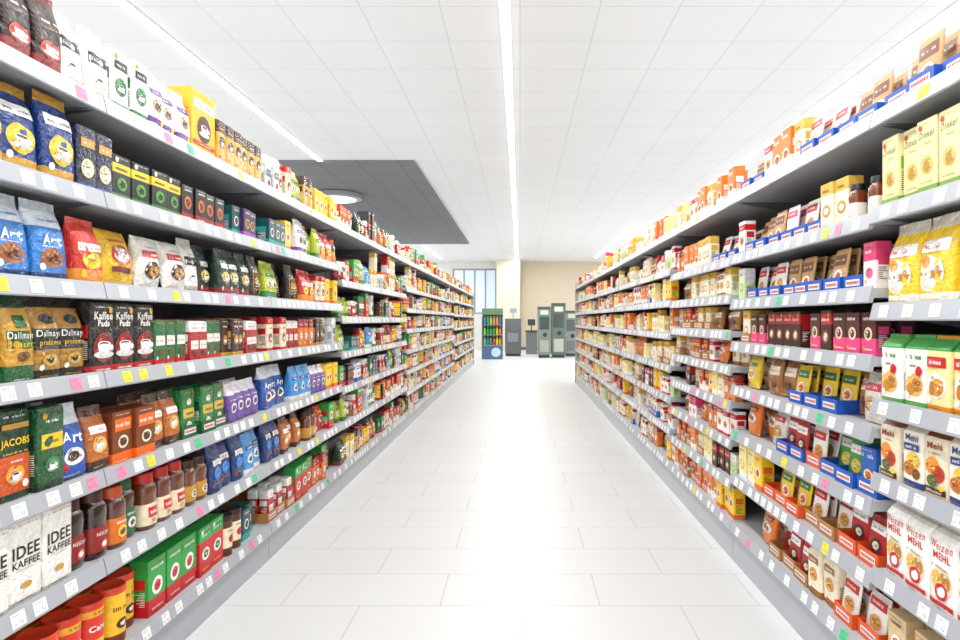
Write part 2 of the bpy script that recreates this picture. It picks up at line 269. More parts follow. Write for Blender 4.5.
d('orangebag','orange snack','pillow',.13,.17,.05,'f07c1a',[],[('e',0,.48,.34,.2,W_),('e',0,.48,.22,.12,'b5401a'),('r',-.34,.34,.68,.8,'7a1f12'),st(.71,.5,W_,h=.05)])
d('redbag','red snack','pillow',.13,.17,.05,'c81e1e',[],[('e',0,.44,.34,.2,CR),('e',0,.44,.22,.12,'8a4a1c'),('r',-.34,.34,.66,.78,YL),st(.69,.5,RD,h=.05)])
d('nutbag','clear brown nut','pillow',.13,.16,.05,'a86a35',[],[('r',-.4,.4,.55,.8,'f2e8d0'),st(.64,.6,RD,h=.08),('e',0,.3,.3,.16,'6b3a1a')])
d('creambag','white almond','pillow',.13,.165,.05,'f2ecdc',[],[('e',0,.36,.34,.2,'d8a868'),('r',-.36,.36,.62,.78,'d83a5a'),st(.67,.5,W_,h=.07)])
d('yellowbag','yellow lemon','pillow',.13,.16,.05,'f5cf2a',[],[('e',0,.42,.3,.18,W_),('e',0,.42,.2,.12,'e89a1a'),('r',-.34,.34,.66,.78,'2f7a3a'),st(.69,.5,W_,h=.05)])
d('creamflour','cream brown','flour',.1,.19,.07,'f0e4c8',[(0,.14,'a0622c')],[('e',0,.42,.3,.24,'c98f44'),('r',-.36,.36,.64,.78,'a0622c'),st(.68,.5,W_,h=.05)])
d('brownsachet','brown paper','sachet',.11,.15,.012,'c79a63',[],[('r',-.4,.4,.6,.85,'7a4522'),st(.7,.6,CR,h=.06),('e',0,.35,.28,.2,W_),('e',0,.35,.18,.12,'a5531f')])
d('whitesachet','white red','sachet',.11,.15,.012,'f3efe8',[],[('r',-.42,.42,.68,.88,RD),st(.75,.6,W_,h=.07),('e',0,.38,.3,.22,'e0a050')])
d('pinksachet','pale pink','sachet',.11,.15,.012,'f4d8de',[],[('r',-.42,.42,.68,.88,'d8386f'),st(.75,.6,W_,h=.07),('e',0,.38,.3,.22,W_)])
d('yellowsachet','yellow fruit','sachet',.11,.15,.012,'f5c926',[],[('r',-.42,.42,.66,.86,'2f7a3a'),st(.73,.6,W_,h=.06),('e',0,.38,.3,.22,W_),('e',0,.38,.2,.14,OR)])
d('greensachet','green herb','sachet',.11,.15,.012,'3f9a46',[],[('r',-.42,.42,.66,.86,W_),st(.73,.6,RD,h=.06),('e',0,.38,.3,.22,'f0d060')])
d('redsachet','red chocolate','sachet',.11,.15,.012,'b81d22',[],[('r',-.42,.42,.66,.86,W_),st(.73,.6,BR,h=.06),('e',0,.38,.3,.22,BR),('e',0,.38,.18,.12,CR)])
d('bluesachet','blue vanilla','sachet',.11,.15,.012,'2a63b8',[],[('r',-.42,.42,.66,.86,YL),st(.73,.6,NV,h=.06),('e',0,.38,.3,.22,W_)])
d('spicejar','small dark-lidded','jar',.055,.13,.055,'7a3a1c',[],[('e',0,.26,.26,.2,W_)],lid='1c1a19',wrap=(.1,.5,'efe7d6'))
for key, q in D.items():
    r_ = random.Random(key); out = []
    for a in q['art']:
        out.append(a)
        if a[0] == 'e' and a[3] >= .18:
            out.append(('s', a[1], a[2], a[3]*.86, a[4]*.86, a[5], r_.randint(0, 99)))
    if q['shape'] not in ('jar', 'tin'):
        c = r_.choice([W_, YL, RD, GD, W_])
        if key not in ('idee', 'weizenmehl') and r_.random() < .6:
            out.append(('e', r_.choice([-.3, .3]), r_.choice([.9, .16]) if q['shape'] in ('carton', 'brick') else .15, .09, .09, c))
        out.append(('w', -.4, .1+r_.random()*.2, .035, .055, r_.choice([W_, BK, GD])))
        if q['shape'] in ('carton', 'brick'): out.append(('w', -.36, .3, .93, .955, r_.choice([W_, BK, GD])))
    q['art'] = out

# ------------------------------------------------------------------ text meshes
TXT = {}
def make_texts():
    S = sorted({a[1] for q in D.values() for a in q['art'] if a[0] == 't'})
    obs = []
    for s in S:
        cu = bpy.data.curves.new('t', 'FONT'); cu.body = s.rstrip('~'); cu.size = 1; cu.resolution_u = 3
        long = len(s) > 6
        cu.offset = .004 if long else .02; cu.space_character = 1.22 if long else 1.06
        if s.endswith('~'): cu.shear = .3
        o = bpy.data.objects.new('t', cu); COL.objects.link(o); obs.append((s, o, cu))
    bpy.context.view_layer.update()
    dg = bpy.context.evaluated_depsgraph_get()
    for s, o, cu in obs:
        me = bpy.data.meshes.new_from_object(o.evaluated_get(dg))
        vs = [(v.co.x, v.co.y) for v in me.vertices]
        x0 = min(v[0] for v in vs); x1 = max(v[0] for v in vs); y0 = min(v[1] for v in vs); y1 = max(v[1] for v in vs)
        w = x1-x0
        TXT[s] = ([((x-(x0+x1)/2)/w, (y-(y0+y1)/2)/w*(1.35 if len(s) > 6 else 1)) for x, y in vs], [tuple(p.vertices) for p in me.polygons])
        bpy.data.meshes.remove(me)
    for s, o, cu in obs:
        bpy.data.objects.remove(o); bpy.data.curves.remove(cu)
make_texts()

def sg(x): return -1 if x < 0 else 1
def surf(q):
    prof, lev, top, amp, M = SH[q['shape']]
    W, Hh, Dp = q['w'], q['h'], q['d']
    ph = sum(map(ord, q['key'])) % 17
    def wr(x, z):
        if not amp: return 0
        return amp*(math.sin(x*70+ph+z*30)*.5 + math.sin(z*85-x*40+ph*2)*.5)
    def front(x, z):
        w, dd, n = prof(z/Hh)
        qx = min(.995, abs(x)/(W/2*w))
        return -(Dp/2*dd*(1-qx**n)**(1/n)) - wr(x, z)*(1-qx*qx)
    return wr, front
def body(mb, q, low=False):
    prof, lev, top, amp, M = SH[q['shape']]
    wr, front = surf(q)
    W, Hh, Dp = q['w'], q['h'], q['d']
    if low:
        M = 8 if q['shape'] not in ('carton',) else 4
        lev = [lev[0], .6, .82*top, lev[-1]] if q['shape'] not in ('carton', 'tin') else [lev[0], lev[-1]]
        if q['shape'] == 'pillow': lev = [0, .2, .5, .8, 1]
    L = sorted(set(lev) | {b for a, b, c in q['bands'] if 0 < b < top} | {a for a, b, c in q['bands'] if 0 < a < top})
    vs = []
    for v in L:
        w, dd, n = prof(v)
        for k in range(M):
            t = 2*PI*k/M + (PI/4 if M == 4 else 0)
            c = math.cos(t); s = math.sin(t)
            if M == 4: x = W/2*w*sg(c); y = Dp/2*dd*sg(s)
            else:
                c = 0 if abs(c) < 1e-6 else c; s = 0 if abs(s) < 1e-6 else s
                x = W/2*w*sg(c)*abs(c)**(2/n); y = Dp/2*dd*sg(s)*abs(s)**(2/n)
            qx = min(1, abs(x)/(W/2*w))
            y += sg(y)*wr(x, v*Hh)*(1-qx*qx) if abs(y) > 1e-6 else 0
            vs.append((x, y, v*Hh))
    base = q['base']
    def colr(v):
        for a, b, c in q['bands']:
            if a <= v <= b: return c
        return base
    o = len(mb.v); mb.v += vs
    for i in range(len(L)-1):
        c = colr((L[i]+L[i+1])/2)
        for k in range(M):
            a = o+i*M+k; b = o+i*M+(k+1) % M
            mb.f.append((a, b, b+M, a+M)); mb.c.append(c)
    mb.f.append(tuple(range(o, o+M))[::-1]); mb.c.append(base)
    mb.f.append(tuple(range(o+(len(L)-1)*M, o+len(L)*M))); mb.c.append(colr(1) if q['bands'] else base)
def shell(mb, q, v0, v1, col, sc, nl=5, M=24, prof=None):
    prof = prof or SH[q['shape']][0]
    vs = []
    for i in range(nl):
        v = v0+(v1-v0)*i/(nl-1); w, dd, n = prof(v)
        for k in range(M):
            t = 2*PI*k/M; c = math.cos(t); s = math.sin(t)
            c = 0 if abs(c) < 1e-6 else c; s = 0 if abs(s) < 1e-6 else s
            vs.append((q['w']/2*w*sc*sg(c)*abs(c)**(2/n), q['d']/2*dd*sc*sg(s)*abs(s)**(2/n), v*q['h']))
    f = [(i*M+k, i*M+(k+1) % M, (i+1)*M+(k+1) % M, (i+1)*M+k) for i in range(nl-1) for k in range(M)]
    f += [tuple(range(M))[::-1], tuple(range((nl-1)*M, nl*M))]
    mb.add(vs, f, col)
def decals(mb, q, what, low=False, off=.0):
    wr, front = surf(q)
    W, Hh = q['w'], q['h']
    e = .0007 + off
    tx = .002 if q['shape'] == 'bag' else .0006
    for a in q['art']:
        e += .00025
        P = lambda x, z, e=e: (x, front(x, z)-e, z)
        def ell(cx, cz, rx, rz, col, e, n=18, rings=2):
            if low: n = 8; rings = 1
            vs = [(cx, front(cx, cz)-e, cz)]
            for rr in ((1,) if rings == 1 else (.5, 1)):
                for k in range(n):
                    t = 2*PI*k/n; x = cx+rx*rr*math.cos(t); z = cz+rz*rr*math.sin(t)
                    vs.append((x, front(x, z)-e, z))
            f = [(0, 1+k, 1+(k+1) % n) for k in range(n)]
            if rings == 2: f += [(1+k, 1+n+k, 1+n+(k+1) % n, 1+(k+1) % n) for k in range(n)]
            mb.add(vs, f, col)
        if a[0] == 't':
            if what == 'art' or low: continue
            tv, tf = TXT[a[1]]
            mb.add([(a[2]*W+x*a[4]*W, front(a[2]*W+x*a[4]*W, a[3]*Hh)-e-tx, a[3]*Hh+y*a[4]*W) for x, y in tv], tf, hx(a[5]))
            continue
        if what == 'text': continue
        if a[0] == 'r' or (a[0] == 'w' and low):
            x0, x1, z0, z1 = a[1]*W, a[2]*W, a[3]*Hh, a[4]*Hh
            if low and z1-z0 < .04*Hh: continue
            nx, nz = (2, 1) if low else (6, 2 if z1-z0 < .02 else 5)
            vs = [P(x0+(x1-x0)*i/nx, z0+(z1-z0)*j/nz) for j in range(nz+1) for i in range(nx+1)]
            fs = [(j*(nx+1)+i, j*(nx+1)+i+1, (j+1)*(nx+1)+i+1, (j+1)*(nx+1)+i) for j in range(nz) for i in range(nx)]
            mb.add(vs, fs, hx(a[5]))
        elif a[0] == 'w':
            x, x1, z0, z1 = a[1]*W, a[2]*W, a[3]*Hh, a[4]*Hh
            rg = random.Random(int((z0+x1)*1e5)); h = z1-z0; c = hx(a[5])
            while x < x1:
                gw = h*rg.choice([.35, .5, .6, .7]); gh = h*rg.choice([.7, .7, 1.0, .75])
                if x+gw > x1: break
                if rg.random() > .12:
                    t = h*.2
                    mb.add([P(x, z0), P(x+t, z0), P(x+t, z0+gh), P(x, z0+gh)], [(0,1,2,3)], c)
                    if gw > h*.45:
                        mb.add([P(x+gw-t, z0), P(x+gw, z0), P(x+gw, z0+h*.7), P(x+gw-t, z0+h*.7)], [(0,1,2,3)], c)
                        zz = z0+h*rg.choice([0, .27, .5])
                        mb.add([P(x+t, zz), P(x+gw-t, zz), P(x+gw-t, zz+t), P(x+t, zz+t)], [(0,1,2,3)], c)
                x += gw+h*.2
        elif a[0] == 's':
            if low: continue
            rg = random.Random(a[6]); c = hx(a[5])
            for k in range(16):
                t = rg.random()*2*PI; rr = math.sqrt(rg.random())*.85
                f = rg.choice([.3, .5, .7, 1.5, 2.1])
                cc = tuple(min(1, x*f+(.05 if f > 1 else 0)) for x in c[:3])+(1,)
                s = (.06+.1*rg.random())*a[3]*W*2
                ell(a[1]*W+a[3]*W*rr*math.cos(t), a[2]*Hh+a[4]*W*rr*math.sin(t), s*.8, s*.5, cc, e+.00002*k, 7, 1)
        elif a[0] == 'e':
            ell(a[1]*W, a[2]*Hh, a[3]*W, a[4]*W, hx(a[5]), e)
        elif a[0] == 'cup':
            if low: continue
            cx, cz, s = a[1]*W, a[2]*Hh, a[3]*W
            ell(cx, cz-.2*s, .55*s, .13*s, hx('d8d5cf'), e+.0004)
            x = [(-.36,.18),(-.3,-.06),(-.16,-.2),(.16,-.2),(.3,-.06),(.36,.18)]
            mb.add([(cx+u*s, front(cx+u*s, cz+v*s)-e-.0007, cz+v*s) for u, v in x], [tuple(range(6))], hx('fbfaf6'))
            ell(cx+.42*s, cz+.04*s, .11*s, .11*s, hx('fbfaf6'), e+.0006)
            ell(cx, cz+.18*s, .36*s, .1*s, hx('fbfaf6'), e+.0010)
            ell(cx, cz+.18*s, .29*s, .07*s, hx('5a2c12'), e+.0013)
    if what == 'art' and not low and q['shape'] in ('carton', 'brick', 'flour'):
        rg = random.Random(q['key']); Dp = q['d']; X = W/2+.0008
        lum = sum(q['base'][:3]); c = hx(BK) if lum > 1.2 else hx(W_)
        for s in (-1, 1):
            z = Hh*.2
            if q['shape'] != 'flour':
                mb.add([(s*X, -Dp*.34, Hh*.5), (s*X, Dp*.34, Hh*.5), (s*X, Dp*.34, Hh*.68), (s*X, -Dp*.34, Hh*.68)], [(0,1,2,3)], tint(q['bands'][0][2], 1) if q['bands'] else c)
            while z < Hh*.46:
                L = Dp*(.2+.4*rg.random())
                mb.add([(s*X, -Dp*.32, z), (s*X, -Dp*.32+L, z), (s*X, -Dp*.32+L, z+.0022), (s*X, -Dp*.32, z+.0022)], [(0,1,2,3)], c)
                z += .006

MAT_OF = {'carton': M_MATTE, 'brick': M_FOIL, 'bag': M_FOIL, 'flour': M_MATTE, 'pillow': M_FOIL, 'jar': M_GLASSY, 'tin': M_PAINT, 'sachet': M_MATTE}
LIBN = {}; LIBM = {}; LIBL = {}
def lidmesh(mb, q):
    if q['shape'] == 'jar':
        r = q['w']/2*.8; h = q['h']
        mb.lathe([(r*.98, h*.83), (r*1.03, h*.832), (r*1.03, h*.86), (r, h*.862), (r, h*.97), (r*.94, h*1.0)], col=q['lid'])
    else:
        r = q['w']/2*1.03; h = q['h']
        mb.lathe([(r, h*.88), (r, h*.98), (r*.95, h*1.0), (r*.9, h*.99)], col=q['lid'])
def foldmesh(mb, q):
    c = q['bands'][-1][2] if q['bands'] else q['base']
    c = tuple(min(1, x*.85) for x in c[:3]) + (1,)
    W, Hh, Dp = q['w'], q['h'], q['d']
    if q['shape'] == 'brick':
        mb.prism_x([(-Dp*.3, Hh), (Dp*.12, Hh), (Dp*.12, Hh+.004), (-Dp*.3, Hh+.003)], -W*.4, W*.4, c)
    else:
        mb.prism_x([(-Dp*.1, Hh*.955), (Dp*.1, Hh*.955), (Dp*.09, Hh*1.0), (-Dp*.09, Hh*1.0)], -W*.485, W*.485, c)
def lib(key):
    if key in LIBN: return LIBN[key]
    q = D[key]; parts = []; m = MAT_OF[q['shape']]; sm = q['shape'] != 'carton'
    mb = MB(); body(mb, q); parts.append(('body', mb.mesh('body', m, sm)))
    off = 0
    if q['wrap']:
        mb = MB(); shell(mb, q, q['wrap'][0], q['wrap'][1], hx(q['wrap'][2]), 1.015); parts.append(('label_wrap', mb.mesh('label_wrap', M_MATTE, True)))
        off = .0012
    if any(a[0] != 't' for a in q['art']):
        mb = MB(); decals(mb, q, 'art', off=off); parts.append(('printed_picture', mb.mesh('printed_picture', m)))
    if any(a[0] == 't' for a in q['art']):
        mb = MB(); decals(mb, q, 'text', off=off); parts.append(('lettering', mb.mesh('lettering', M_MATTE)))
    if q['lid']:
        mb = MB(); lidmesh(mb, q); parts.append(('lid', mb.mesh('lid', M_PAINT, True)))
    if q['shape'] in ('brick', 'flour'):
        mb = MB(); foldmesh(mb, q); parts.append(('top_fold', mb.mesh('top_fold', m)))
    LIBN[key] = parts
    return parts
def libmid(key):
    if key in LIBM: return LIBM[key]
    q = D[key]; mb = MB(); body(mb, q)
    if q['wrap']: shell(mb, q, q['wrap'][0], q['wrap'][1], hx(q['wrap'][2]), 1.015)
    decals(mb, q, 'art', True, .001); decals(mb, q, 'text')
    if q['lid']: lidmesh(mb, q)
    LIBM[key] = mb.mesh(NOUN[q['shape']][0], MAT_OF[q['shape']], q['shape'] != 'carton')
    return LIBM[key]
def liblow(key):
    if key in LIBL: return LIBL[key]
    q = D[key]; mb = MB(); body(mb, q, True); decals(mb, q, 'art', True, .003)
    if q['lid']: mb.lathe([(q['w']*.4, q['h']*.84), (q['w']*.4, q['h'])], seg=8, col=q['lid'])
    LIBL[key] = mb
    return mb

# ------------------------------------------------------------------ shelf heights (centre of price rail)
LH_A = [1.92, 1.625, 1.34, 1.063, .755, .476, .16]
LH_B = [1.92, 1.52, 1.25, .99, .73, .47, .16]
LH_C = [1.92, 1.60, 1.36, 1.12, .88, .64, .40, .16]
def left_h(b): return LH_A if b <= 2 else (LH_B if b <= 4 else (LH_C if b <= 8 else LH_A))
RH_0 = [1.87, 1.574, 1.275, .982, .75, .457, .17]
RH_1 = [1.87, 1.56, 1.33, 1.114, .89, .66, .43, .18]
RH_2 = [1.87, 1.555, 1.36, 1.17, .985, .80, .60, .39, .18]
RH_3 = [1.87, 1.60, 1.37, 1.13, .89, .66, .43, .18]
def right_h(b): return RH_0 if b == 0 else (RH_1 if b == 1 else (RH_2 if b == 2 else RH_3))
NL, NR = 13, 9
ORD = ['nearest', 'second', 'third', 'fourth', 'fifth', 'sixth', 'seventh', 'eighth', 'ninth', 'tenth', 'eleventh', 'twelfth', 'thirteenth', 'fourteenth', 'fifteenth', 'sixteenth', 'seventeenth', 'eighteenth']
NTH = ['first', 'second', 'third', 'fourth', 'fifth', 'sixth', 'seventh', 'eighth', 'ninth', 'tenth', 'eleventh', 'twelfth', 'thirteenth']
NUM = ['zero', 'one', 'two', 'three', 'four', 'five', 'six', 'seven', 'eight', 'nine', 'ten', 'eleven', 'twelve', 'thirteen', 'fourteen', 'fifteen', 'sixteen', 'seventeen', 'eighteen']
def shelfname(r, n): return 'top shelf' if r == 0 else ('bottom shelf' if r == n-1 else NTH[r] + ' shelf down')

# ------------------------------------------------------------------ racks
mb = MB(); mb.box(-.664, .664, -.25, .25, -.03, 0); ME_PLATE = mb.mesh('shelf', M_SHELF)
RAILP = [(-.252, .007), (-.256, .008), (-.268, -.043), (-.264, -.047), (-.254, -.045), (-.25, -.03), (-.25, 0)]
mb = MB(); mb.prism_x(RAILP, -.664, .664, hx('c3c6cc')); ME_RAIL = mb.mesh('price_rail', M_RAIL)
mb = MB(); mb.prism_x([(-.22, -.031), (.25, -.031), (.25, -.10), (.2, -.10)], -.0015, .0015, hx('5c5e62')); ME_BRK = mb.mesh('bracket', M_UNDER)
mb = MB(); mb.box(-.664, .664, .25, .265, 0, 1.96); ME_BACK = mb.mesh('back_panel', M_BACK)
mb = MB(); mb.box(-.03, .03, .245, .275, 0, 1.99); ME_UP = mb.mesh('upright', M_UNDER)
def tagmesh(col, w=.046):
    mb = MB()
    z0, z1 = -.037, -.001
    yf = lambda z, e: -.2565 - (.006-z)*.235 - e
    c = hx(col)
    mb.add([(-w/2, yf(z0,.0015), z0), (w/2, yf(z0,.0015), z0), (w/2, yf(z1,.0015), z1), (-w/2, yf(z1,.0015), z1),
            (-w/2, yf(z0,.0004), z0), (w/2, yf(z0,.0004), z0), (w/2, yf(z1,.0004), z1), (-w/2, yf(z1,.0004), z1)],
           [(0,1,2,3), (0,4,5,1), (1,5,6,2), (2,6,7,3), (3,7,4,0)], c)
    ink = hx('77777a')
    def bar(x0, x1, a, b):
        mb.add([(x0, yf(a,.0022), a), (x1, yf(a,.0022), a), (x1, yf(b,.0022), b), (x0, yf(b,.0022), b)], [(0,1,2,3)], ink)
    bar(-w*.42, w*.1, -.008, -.0065)
    bar(-w*.42, -w*.05, -.013, -.012)
    for k in range(4): bar(-w*.42+k*.0035, -w*.42+k*.0035+.001, -.031, -.025)
    bar(w*.08, w*.12, -.031, -.02); bar(w*.2, w*.3, -.031, -.029); bar(w*.27, w*.3, -.031, -.02)
    return mb.mesh('price_tag', M_TAG)
TAGS = {c: tagmesh(h) for c, h in (('white', 'f4f4f2'), ('yellow', 'f0e23a'), ('pink', 'ee8aae'), ('green', '4cc88a'))}
def far_rail():
    mb = MB(); mb.prism_x(RAILP, -.664, .664, hx('a4a8b0'))
    r = random.Random(3); x = -.62
    while x < .58:
        mb.add([(x, -.2695, -.040), (x+.055, -.2695, -.040), (x+.055, -.2585, .004), (x, -.2585, .004)], [(0,1,2,3)], hx(r.choice(['f0f0ee']*9+['e8dc3a','e88aa8'])))
        x += r.choice([.08, .1, .15])
    return mb.mesh('price_rail', M_TAG)
ME_FRAIL = far_rail()
PL = {}
def plinth(h):
    if h not in PL:
        mb = MB(); mb.box(-.664, .664, -.25, .25, 0, h)
        PL[h] = mb.mesh('plinth', M_RAIL)
    return PL[h]
def bay_unit(side, b):
    hs = left_h(b) if side == 'left' else right_h(b)
    n = NL if side == 'left' else NR
    yc = Y0 + BAY*(b+.5)
    X = -(A_L+.268) if side == 'left' else A_R+.268
    root = link('shelving_unit', None, None, (X, yc, 0), PI/2 if side == 'left' else -PI/2)
    pos = NTH[b] + ' bay from the camera' if b < n-1 else 'farthest bay'
    tag(root, 'grey metal shelving bay with price rails, %s side of aisle, %s' % (side, pos), 'shelving', 'shelving bays along the aisle')
    link('back_panel', ME_BACK, root)
    u = link('upright', ME_UP, root); u.location.x = .636 if side == 'left' else -.636
    link('plinth', plinth(hs[-1]-.012), root)
    r2 = random.Random(b*7 + (100 if side == 'left' else 200))
    for i, z in enumerate(hs):
        s = link('shelf', ME_PLATE, root, (0, 0, z+.02))
        near = b <= 5
        link('price_rail', ME_RAIL if near else ME_FRAIL, s)
        if near:
            if i < len(hs)-1:
                for e in (-.655, .655): link('bracket', ME_BRK, s, (e, 0, 0))
            x = -.60 + r2.random()*.05
            while x < .62:
                c = r2.choices(['white', 'yellow', 'pink', 'green'], [88, 5, 4, 3])[0]
                t = link('price_tag', TAGS[c], s, (x, 0, 0))
                if c != 'white': t['label'] = c + ' price tag'
                x += r2.choice([.075, .09, .12, .16])
for b in range(NL): bay_unit('left', b)
for b in range(NR): bay_unit('right', b)
for side, n, A in (('left', NL, -A_L), ('right', NR, A_R)):
    y = Y0+BAY*n; mb = MB(); x0, x1 = sorted((A, A+math.copysign(.54, A)))
    mb.box(x0, x1, y+.002, y+.022, 0, 1.99)
    o = link('end_panel', mb.mesh('end_panel', M_SHELF)); tag(o, 'grey end panel closing the far end of the %s shelving run' % side, 'panel')

# ------------------------------------------------------------------ what stands where
EXP = {
 ('left',0,0): [('darkroast',5),('whitecup',2)],
 ('left',0,1): [('bluegold',4),('navycup',2)],
 ('left',0,2): [('bluewhite',4),('redorange',1),('gap:.045',1)],
 ('left',0,3): [('greengold',3),('goldblack',2),('kaffeeblack',1)],
 ('left',0,4): [('jacobs',4),('greenpack',1),('artblue',1),('orangebrown',1)],
 ('left',0,5): [('idee',4),('darkjar',2)],
 ('left',0,6): [('caro',6)],
 ('left',1,0): [('whitegreen',2),('whitepurple',3),('yellowbox',1),('yellowdark',6)],
 ('left',1,1): [('blackgreen',4),('blackred',5),('tealbox',1),('purplebox',3),('tealbox',3)],
 ('left',1,2): [('yellowred',1),('whitebrown',2),('whitecup',1),('darkgreenbag',4),('blackgoldbag',2),('limebag',2)],
 ('left',1,3): [('kaffeeblack',2),('greenred',3),('redwhite',2),('greenred',2),('brownpack',3),('redwhite',3),('brownpack',2)],
 ('left',1,4): [('browncarton',2),('orangebrown',2),('tray:green:greencarton',3),('purplebag',4)],
 ('left',1,5): [('orangejar',1),('greenjar',1),('redlidjar',3),('brownjar',2),('navybag',3),('skybag',2)],
 ('left',1,6): [('imnu',2),('greenredbox',3),('redgreenbox',2),('brandtin',2)],
 ('left',2,0): [('silverpack',2),('cremapack',2),('limebag',2),('yellowdark',3),('yellowcarton',4)],
 ('left',2,1): [('tealbox',3),('yellowcarton',2),('whitepurple',2),('limebag',2),('redorange',2)],
 ('left',2,2): [('limebag',2),('blackgoldbag',3),('redorange',2),('cremapack',2),('yellowcarton',3)],
 ('left',2,3): [('cremapack',3),('redwhite',3),('orangepack',3),('brownpack',3),('silverpack',3)],
 ('left',2,4): [('artblue',3),('skybag',3),('purplebag',3),('yellowcarton',3)],
 ('left',2,5): [('navybag',2),('orangebrown',3),('brownjar',3),('redbag',2)],
 ('left',2,6): [('tray:tan:redwhite',3),('redgreenbox',3),('orangepack',3)],
 ('right',0,0): [('tray:blue:brownsachet',5)],
 ('right',0,1): [('palecarton',7)],
 ('right',0,2): [('yellowflour',5)],
 ('right',0,3): [('goldflour',4),('greenflour',2)],
 ('right',0,4): [('papermehl',3),('bluemehl',1),('papermehl',1),('bluemehl',1),('papermehl',1)],
 ('right',0,5): [('weizenmehl',5)],
 ('right',0,6): [('creamflour',2),('tray:tan:tancarton',4)],
 ('right',1,0): [('tray:blue:brownsachet',2),('tray:blue:whitesachet',2),('creamcarton',1),('orangecarton',2),('whitered',1),('tray:blue:brownsachet',2)],
 ('right',1,1): [('spicejar',3),('creamcarton',2),('tray:blue:whitesachet',2),('tray:blue:pinksachet',1),('tray:blue:brownsachet',3),('whitered',1)],
 ('right',1,2): [('pinkwhite',1),('tray:blue:brownsachet',5),('tray:blue:whitesachet',3)],
 ('right',1,3): [('pinkcarton',3),('chococarton',1),('pinkcarton',2),('chococarton',4),('pinkcarton',2)],
 ('right',1,4): [('creambag',1),('nutbag',1),('tray:blue:yellowsachet',3),('nutbag',2),('creambag',1),('yellowbag',1)],
 ('right',1,5): [('tray:blue:bluecarton',1),('tray:blue:greensachet',2),('tray:orange:whitesachet',1),('tray:blue:redsachet',2),('creambag',1),('orangebag',2)],
 ('right',1,6): [('tray:orange:redsachet',2),('tray:tan:whitesachet',2),('tray:orange:yellowsachet',2),('tray:orange:brownsachet',1)],
 ('right',1,7): [('tray:orange:whitesachet',2),('creamflour',2),('tray:tan:redsachet',3),('orangebag',3)],
 ('right',2,0): [('orangecarton',3),('creamcarton',2),('orangecarton',2),('whitered',2),('lemoncarton',2)],
 ('right',2,1): [('tray:blue:whitesachet',3),('creamcarton',3),('orangecarton',3)],
}
POOL_L = ['yellowcarton','whitebluebox','greenredbox','redgreenbox','redwhite','greenred','brownpack','limebag','orangebrown','redorange','silverpack','skybag','imnu','brandtin','creamcarton','redcarton','tealbox','orangejar','redlidjar','blackred','yellowdark','darkgreenbag','orangepack','cremapack','tray:tan:redwhite','tray:green:greencarton','whitegreen']
POOL_LF = ['yellowcarton','whitebluebox','greenredbox','redgreenbox','redcarton','orangecarton','whitered','imnu','caro','redwhite','redlidjar','greenjar','limebag','creamcarton','yellowbag','brownpack','tancarton','orangepack','cremapack','lemoncarton','silverpack']
POOL_R = ['orangecarton','redcarton','whitered','tancarton','orangebag','redbag','nutbag','yellowbag','creamcarton','chococarton','creamflour','pinkwhite','whitered','creamcarton','yellowcarton','palegreencarton','lemoncarton','creambag','orangecarton','lemoncarton','orangepack','creambag','tray:tan:redcarton','tray:orange:orangecarton','tray:tan:creamcarton','tray:blue:whitered','creamcarton','whitebrown']
TRAYC = {'blue': ('bright blue', '1a56b8'), 'orange': ('orange', 'e4571b'), 'tan': ('brown cardboard', 'b07a44'), 'green': ('dark green', '145c2c')}
PLACED = []
